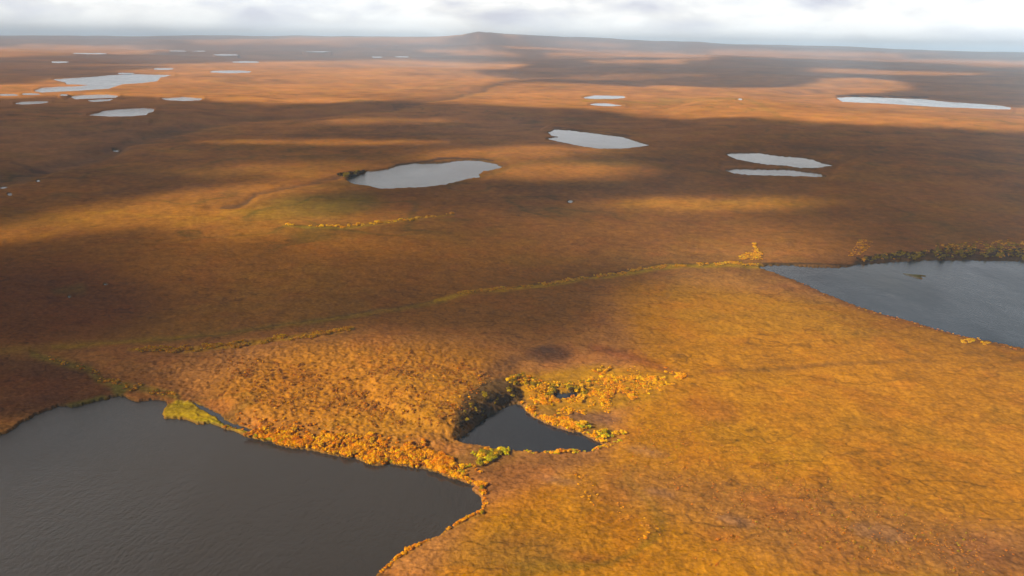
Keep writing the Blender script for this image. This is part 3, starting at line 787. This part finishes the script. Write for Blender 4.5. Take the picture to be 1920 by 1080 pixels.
def leaves(rng, n, leaf, lobes):
    """n leaf clusters over several lobes of a unit shrub (radius ~1, height ~1)"""
    L_ = []
    for _ in range(lobes):
        a = rng.uniform(0, 2 * np.pi); d = rng.uniform(0, .85)
        L_.append((d * math.cos(a), d * math.sin(a), rng.uniform(.32, .62), rng.uniform(.30, .52), rng.uniform(.30, .48)))
    L_.append((0, 0, .45, .6, .5)); L_ = np.array(L_)
    pick = rng.integers(0, len(L_), n); c = L_[pick]
    v = rng.normal(size=(n, 3)); v[:, 2] = np.abs(v[:, 2]) * 1.1 - .25; v /= np.linalg.norm(v, axis=1)[:, None]
    rr = rng.uniform(.72, 1.05, n)[:, None]
    p = c[:, :3] + v * np.stack([c[:, 3], c[:, 3], c[:, 4]], 1) * rr
    p[:, 2] = np.maximum(p[:, 2], .02)
    nrm = v + np.array([-.25, -.1, .55]) + rng.normal(size=(n, 3)) * .40; nrm /= np.linalg.norm(nrm, axis=1)[:, None]
    t = np.cross(nrm, rng.normal(size=(n, 3))); t /= np.linalg.norm(t, axis=1)[:, None]; b = np.cross(nrm, t)
    s = leaf * rng.uniform(.6, 1.3, n)[:, None]
    return np.stack([p - t * s, p - b * s * .8, p + t * s, p + b * s * .8], 1)


def stems(rng, k):
    vs = []; fs = []
    for _ in range(k):
        a = rng.uniform(0, 2 * np.pi); d = rng.uniform(.3, .75); top = np.array([d * math.cos(a), d * math.sin(a), rng.uniform(.45, .85)])
        mid = top * np.array([.45, .45, .55]); base = np.array([.06 * math.cos(a), .06 * math.sin(a), -.25]); o = len(vs)
        for p, r in ((base, .045), (mid, .028), (top, .008)):
            for j in range(4):
                vs.append(p + r * np.array([math.cos(j * np.pi / 2), math.sin(j * np.pi / 2), 0]))
        for s in range(2):
            for j in range(4):
                q = (j + 1) % 4; fs.append((o + s * 4 + j, o + s * 4 + q, o + s * 4 + 4 + q, o + s * 4 + 4 + j))
    return np.array(vs), np.array(fs)


protos = {}


def proto(kind, shape):
    if (kind, shape) in protos: return protos[kind, shape]
    rng = np.random.default_rng(100 + shape)
    q = leaves(rng, 420, .105, 7); sv, sf = stems(rng, 6)
    co = np.concatenate([q.reshape(-1, 3), sv]); nq = len(q)
    f = np.concatenate([np.arange(nq * 4).reshape(nq, 4), sf + nq * 4])
    me = bpy.data.meshes.new('willow_shrub'); me.from_pydata(co.tolist(), [], f.tolist())
    me.materials.append(MATS[kind]); me.materials.append(m_stem)
    mi = np.zeros(len(f), np.int32); mi[nq:] = 1; me.polygons.foreach_set('material_index', mi); me.update()
    protos[kind, shape] = me
    return me


# zones: (outline or line in image pixels, count, radius range m, height factor, colour weights, label stem, group)
ZONES = []


def zone(geom, n, rr, hf, cols, label, group, w=None): ZONES.append((geom, n, rr, hf, cols, label, group, w))


zone([(470, 812), (520, 826), (600, 839), (680, 851), (750, 861), (820, 875), (860, 890)], 1900, (0.55, 1.5), .85, dict(gold=6, orange=3, yellow=2, rust=1),
     'willow shrub in the shore thicket of the large dark lake', 'willows along the shore of the large dark lake', [7, 14, 19, 20, 21, 22, 18])
zone([(470, 820), (505, 828), (547, 841), (595, 849), (640, 857), (690, 868), (727, 870), (775, 876), (820, 886), (860, 899), (888, 911)], 420, (0.8, 1.6), .8, dict(gold=5, orange=4, yellow=2, green=1),
     'willow shrub at the very edge of the large dark lake', 'willows at the waterline of the large dark lake', [5] * 11)
zone([(975, 758), (985, 768), (997, 778), (1015, 789), (1040, 799), (1070, 809), (1105, 820), (1133, 832), (1122, 843), (1080, 849), (1045, 851)], 260, (0.7, 1.3), .8, dict(gold=5, yellow=3, orange=2, green=1),
     'willow shrub at the very edge of the triangular pond', 'willows at the waterline of the triangular pond', [4] * 7 + [4, 2, 2, 2])
zone([(1026, 742), (1045, 736), (1075, 734), (1098, 740)], 120, (1.0, 1.9), .95, dict(olive=5, dark=2, yellow=2),
     'olive willow at the back rim of the tiny pond', 'willows rimming the tiny pond', [3, 4, 4, 4])
zone([(902, 935), (907, 950), (902, 960), (880, 972), (850, 988), (800, 1016), (750, 1044), (712, 1078)], 260, (0.4, 0.85), .6, dict(gold=4, orange=4, yellow=1),
     'low shrub at the very edge of the large dark lake on its near shore', 'low shrubs at the near waterline', [3] * 8)
zone([(430, 790), (500, 805), (600, 825), (700, 838), (800, 850)], 420, (0.45, 1.0), .7, dict(gold=2, orange=3, rust=3, tan=4),
     'low shrub on the slope above the large dark lake shore', 'low shrubs on the slope above the large dark lake', [14, 18, 20, 18, 16])
zone([(858, 890), (880, 875), (905, 862), (930, 852), (955, 850)], 240, (0.6, 1.5), .8, dict(green=4, yellow=2, gold=1, olive=1),
     'willow shrub on the neck of land between the lake and the triangular pond', 'green willows on the neck between lake and pond', [10, 12, 11, 9, 6])
zone([(870, 905), (885, 892), (900, 900), (905, 925), (908, 945), (903, 962)], 60, (0.7, 1.4), .7, dict(gold=3, orange=2, olive=2),
     'shrub at the right-hand tip of the large dark lake', 'shrubs at the right tip of the large dark lake', [8, 10, 9, 6, 5, 5])
zone([(903, 962), (850, 988), (800, 1016), (750, 1044), (712, 1078)], 150, (0.45, 0.9), .6, dict(gold=3, orange=3, rust=1),
     'low shrub fringing the near right shore of the large dark lake', 'shrubs fringing the near shore', [3, 3, 3.5, 4, 4])
zone([(992, 768), (1010, 778), (1040, 790), (1065, 800), (1090, 808)], 420, (0.6, 1.3), .85, dict(gold=5, orange=3, yellow=1),
     'willow shrub crowding the right shore of the triangular pond', 'willows on the right shore of the triangular pond', [6, 10, 11, 9, 6])
zone([(1080, 800), (1100, 806), (1120, 816), (1145, 822), (1180, 815)], 70, (0.8, 1.6), .9, dict(green=4, yellow=3, gold=1),
     'willow shrub at the sharp right corner of the triangular pond', 'green willows at the right corner of the triangular pond', [5, 9, 9, 8, 8])
zone([(975, 845), (1000, 850), (1045, 852), (1090, 851), (1130, 842), (1170, 828)], 110, (0.4, 0.9), .6, dict(gold=3, green=2, yellow=2),
     'low shrub along the near shore of the triangular pond', 'low shrubs along the near shore of the triangular pond', [2, 3, 3, 3, 4, 4])
zone([(955, 726), (990, 722), (1030, 728), (1070, 728), (1110, 722)], 300, (0.7, 1.5), .9, dict(gold=3, olive=3, yellow=3, orange=1),
     'willow shrub behind the tiny pond', 'willows behind the tiny pond', [8, 12, 8, 8, 10])
zone([(1000, 755), (1050, 758), (1100, 750), (1150, 740), (1180, 735)], 500, (0.6, 1.3), .8, dict(gold=5, orange=3, yellow=2),
     'willow shrub between the tiny pond and the triangular pond', 'willows in front of the tiny pond', [8, 9, 12, 16, 18])
zone([(1120, 700), (1180, 722), (1230, 720), (1280, 706)], 300, (0.6, 1.3), .7, dict(gold=4, yellow=3, orange=3),
     'shrub in the golden patch right of the tiny pond', 'shrubs in the golden patch right of the tiny pond', [14, 24, 22, 8])
zone([(1000, 725), (1060, 765), (1110, 745), (1180, 722), (1270, 712)], 3000, (0.35, 0.85), .7, dict(gold=6, yellow=3, orange=1),
     'low shrub in the golden patch', 'low shrubs in the golden patch', [18, 22, 30, 30, 10])
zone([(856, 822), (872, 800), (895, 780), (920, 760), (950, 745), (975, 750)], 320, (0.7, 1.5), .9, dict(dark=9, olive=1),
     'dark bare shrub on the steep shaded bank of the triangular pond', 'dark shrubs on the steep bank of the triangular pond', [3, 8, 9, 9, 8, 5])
zone([(250, 656), (340, 655), (440, 648), (540, 638), (660, 622)], 1700, (0.6, 1.35), .8, dict(gold=7, yellow=3, olive=1),
     'willow shrub in the long row along the plateau edge', 'willows in the long row along the plateau edge', [3, 6, 6, 6, 4])
zone([(860, 553), (1000, 539), (1100, 523), (1230, 504), (1330, 499), (1425, 498)], 1500, (0.5, 1.2), .75, dict(gold=5, yellow=3, olive=1),
     'willow shrub along the narrow stream', 'willows along the narrow stream', [3, 3, 3, 3, 3, 2.5])
zone([(1610, 488), (1660, 485), (1720, 480), (1800, 478), (1930, 478)], 900, (0.8, 1.9), .85, dict(dark=4, olive=5, gold=1),
     'dark willow on the far bank of the blue-grey lake', 'willows on the far bank of the blue-grey lake', [4, 7, 8, 9, 9])
zone([(1600, 478), (1625, 455)], 260, (0.7, 1.6), .6, dict(gold=4, tan=3, olive=1), 'golden willow in the clump above the blue-grey lake', 'golden clump above the blue-grey lake', [12, 10])
zone([(1760, 470), (1850, 462), (1920, 465)], 420, (0.7, 1.7), .6, dict(gold=3, tan=2, olive=5), 'golden willow on the slope above the blue-grey lake', 'golden willows on the slope above the blue-grey lake', [9, 12, 14])
zone([(1414, 456), (1416, 478), (1425, 482), (1390, 484)], 260, (0.7, 1.5), .7, dict(gold=5, yellow=3), 'yellow willow in the clump above the stream mouth', 'yellow clump above the stream mouth', [3, 6, 7, 5])
zone([(1800, 643), (1835, 640), (1850, 648)], 60, (0.7, 1.4), .6, dict(yellow=4, gold=2), 'yellow shrub on the near shore of the blue-grey lake', 'yellow shrubs on the near shore of the blue-grey lake', [6, 8, 5])
zone([(1500, 531), (1546, 555), (1611, 580), (1720, 611), (1833, 641), (1930, 662)], 130, (0.4, 0.9), .6, dict(gold=2, rust=3), 'low shrub fringing the near shore of the blue-grey lake', 'low shrubs fringing the near shore of the blue-grey lake', [3, 3, 3, 3, 3, 3])
zone([(540, 424), (640, 427), (740, 418), (850, 404)], 160, (1.2, 2.4), .7, dict(yellow=4, gold=3), 'yellow willow in the thin strip on the plain', 'willows in the thin yellow strip', [1.5, 2, 2.5, 1.5])
zone([(636, 330), (655, 329), (684, 325)], 120, (1.6, 3.2), .9, dict(dark=5, olive=3), 'dark willow on the left bank of the oval lake', 'dark willows on the left bank of the oval lake', [4, 4, 2])
zone([(60, 665), (120, 680), (170, 692), (190, 715), (250, 728), (340, 748)], 260, (0.5, 1.1), .6, dict(olive=3, gold=3, yellow=1, rust=2),
     'shrub along the wet hollow feeding the large dark lake', 'shrubs along the wet hollow', [4, 5, 6, 6, 8, 10])
zone([(1090, 880), (1100, 920), (1110, 935), (1190, 975), (1230, 1000)], 90, (0.35, 0.8), .6, dict(gold=2, orange=1, tan=4),
     'small golden shrub on the open gold tundra in front of the pond', 'small shrubs on the open tundra in front of the pond', [16, 18, 22, 24, 22])
zone([(1200, 880), (1280, 900), (1340, 960), (1380, 1040), (1300, 1070)], 90, (0.3, 0.65), .6, dict(rust=5, tan=3),
     'small russet shrub scattered on the gold tundra at lower right', 'scattered small russet shrubs at lower right', [20, 30, 30, 26, 20])
zone([(420, 700), (560, 740), (700, 770), (820, 790), (900, 720), (700, 690)], 2600, (0.30, 0.75), .75, dict(tan=6, rust=3, gold=1),
     'tan heath tussock on the sunlit plateau', 'tussocks on the sunlit plateau', [40, 50, 45, 30, 30, 40])
zone([(1180, 780), (1400, 900), (1600, 1000), (1850, 1040)], 1500, (0.25, 0.55), .6, dict(tan=6, rust=2, olive=1),
     'low tussock on the gold tundra at lower right', 'tussocks on the gold tundra', [60, 90, 80, 60])

cands = []
for (geom, n, rr, hf, cols, label, group, w) in ZONES:
    g_ = np.array(geom, float); seg = np.hypot(*np.diff(g_, axis=0).T); wa = np.array(w, float)
    area_w = seg * (wa[:-1] + wa[1:]); pr = area_w / area_w.sum()
    k = RNG.choice(len(seg), n, p=pr); t = RNG.uniform(0, 1, n)
    c = g_[k] + (g_[k + 1] - g_[k]) * t[:, None]; ww = wa[k] + (wa[k + 1] - wa[k]) * t
    aa = RNG.uniform(0, 2 * np.pi, n); dd = np.sqrt(RNG.uniform(0, 1, n)) * ww * 1.05
    P = c + np.stack([np.cos(aa) * dd, np.sin(aa) * dd * .8], 1)
    P = P + np.stack([np.zeros(n), noise(P[:, 0] / 23, P[:, 1] / 23 + 3) * ww * .8], 1)
    x, y, z = ground_at(P[:, 0], P[:, 1])
    thin = noise(x / 11 + 5, y / 11) + .6 * noise(x / 4.5, y / 4.5)
    zz, sd, px, py, r, fo = terrain(x, y)
    rad_ = RNG.uniform(rr[0], rr[1], n) ** 1.0
    ks = list(cols); pc = np.array([cols[q] for q in ks], float); pc /= pc.sum()
    kk = RNG.choice(len(ks), n, p=pc)
    for i in range(n):
        if sd[i] < 0.8: continue
        if 'waterline' not in group and 'tussock' not in group and 'shore of the large' not in group and 'slope above' not in group and thin[i] < -.2: continue
        rad_[i] *= (1 + .45 * float(thin[i]))
        dist = math.sqrt(x[i] ** 2 + y[i] ** 2 + CAM_H ** 2)
        vis = (5 < px[i] < 1915) and (py[i] < 1075)
        f = (k[i] + t[i]) / len(seg); q = (rad_[i] - rr[0]) / (rr[1] - rr[0] + 1e-6)
        place = ('at its left end', 'a tenth along', 'two tenths along', 'three tenths along', 'left of its middle', 'right of its middle', 'six tenths along', 'seven tenths along', 'eight tenths along', 'at its right end')[min(int(f * 10), 9)] + \
            (', by the water' if sd[i] < 6 else ', second row' if sd[i] < 13 else ', third row' if sd[i] < 21 else ', highest row' if sd[i] < 40 else '')
        size = ('small', 'middling', 'large', 'very large')[min(int(q * 3.2), 3) if q > 0 else 0]
        cands.append((rad_[i] / dist * vis, x[i], y[i], zz[i], rad_[i], hf, ks[kk[i]], label, group, place, size))
cands.sort(key=lambda q: -q[0])
shrubs = [c for c in cands if 'tussock' not in c[8]]
tus = [c for c in cands if 'tussock' in c[8]]
ADJ = dict(gold='golden', orange='orange', yellow='bright yellow', green='lime green', olive='olive', rust='russet', dark='blackish', tan='tan')
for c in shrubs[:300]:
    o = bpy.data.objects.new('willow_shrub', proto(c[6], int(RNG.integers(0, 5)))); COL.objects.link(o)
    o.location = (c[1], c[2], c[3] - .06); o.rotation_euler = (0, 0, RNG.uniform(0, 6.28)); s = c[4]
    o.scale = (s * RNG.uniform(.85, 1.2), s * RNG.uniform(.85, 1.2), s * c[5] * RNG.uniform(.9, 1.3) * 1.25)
    lab = c[7]
    for wd in ('golden ', 'dark bare ', 'dark ', 'yellow ', 'small golden ', 'small russet ', 'green '):
        if lab.startswith(wd): lab = lab[len(wd):]; break
    for a_, b_ in (('shore thicket of the large dark lake', 'big lake shore thicket'), ('neck of land between the lake and the triangular pond', 'neck between lake and pond'),
                   ('on the steep shaded bank of the triangular pond', 'on the steep shaded pond bank'), ('on its near shore', 'near shore'), ('olive willow', 'willow'), ('dark bare shrub', 'shrub'), ('green green', 'green')):
        lab = lab.replace(a_, b_)
    lab = c[10] + ' ' + ADJ[c[6]] + ' ' + lab + ' ' + c[9]
    lab = lab.replace('green green', 'green').replace('olive olive', 'olive')
    lab = lab if len(lab.split()) <= 16 else ' '.join(w for w in lab.split() if w not in ('the', 'its'))
    lab = lab if len(lab.split()) <= 16 else lab.replace('very edge of', 'edge of').replace('large dark lake', 'big lake').replace('triangular pond', 'pond')
    tag(o, ' '.join(lab.split()[:16]), 'shrub', c[8])


def mass(name, items, nl, leaf, label):
    rng = np.random.default_rng(5); V = []; CC = []
    pool = [leaves(rng, nl, leaf, 3) for _ in range(12)]
    for c in items:
        q = pool[rng.integers(0, 12)].reshape(-1, 3)
        a = rng.uniform(0, 6.28); ca, sa = math.cos(a), math.sin(a); s = c[4]; h = s * c[5] * 1.25
        X_ = (q[:, 0] * ca - q[:, 1] * sa) * s + c[1]; Y_ = (q[:, 0] * sa + q[:, 1] * ca) * s + c[2]; Z_ = q[:, 2] * h + c[3] - .05
        V.append(np.stack([X_, Y_, Z_], 1)); b = np.array(PAL[c[6]]) * rng.uniform(.75, 1.25)
        CC.append(np.repeat(np.clip(b[None] * rng.uniform(.7, 1.25, (nl, 1)), 0, .8), 4, 0))
    V = np.concatenate(V); CC = np.concatenate(CC); f = np.arange(len(V)).reshape(-1, 4)
    o = mesh_np(name, V, f, leaf_mat('leaves_' + name, None, True), CC, smooth_=False)
    tag(o, label, kind='stuff'); return o


mass('willow_thicket', shrubs[300:], 60, .27, 'mass of smaller and farther willow shrubs along shores and streams')
mass('heath_tussocks', tus, 22, .42, 'countless low tussocks covering the plateau and the gold tundra')

# ------------------------------------------------------------------ haze: one closed box of even air
me = bpy.data.meshes.new('haze')
x0, x1, y0, y1, z0, z1 = -115000, 115000, -115000, 115000, -60, 530
vs = [(x, y, z) for z in (z0, z1) for y in (y0, y1) for x in (x0, x1)]
me.from_pydata(vs, [], [(0, 2, 3, 1), (4, 5, 7, 6), (0, 1, 5, 4), (2, 6, 7, 3), (0, 4, 6, 2), (1, 3, 7, 5)])
m_haze, nt = newmat('haze')
out = nd(nt, 'ShaderNodeOutputMaterial'); pv = nd(nt, 'ShaderNodeVolumePrincipled')
pv.inputs['Color'].default_value = (0.58, 0.79, 1.0, 1); pv.inputs['Density'].default_value = 1 / 22000.0
pv.inputs['Anisotropy'].default_value = -0.25
nt.links.new(pv.outputs[0], out.inputs['Volume'])
me.materials.append(m_haze)
hz = bpy.data.objects.new('haze', me); COL.objects.link(hz); tag(hz, 'thin blue air over the far tundra', kind='stuff')
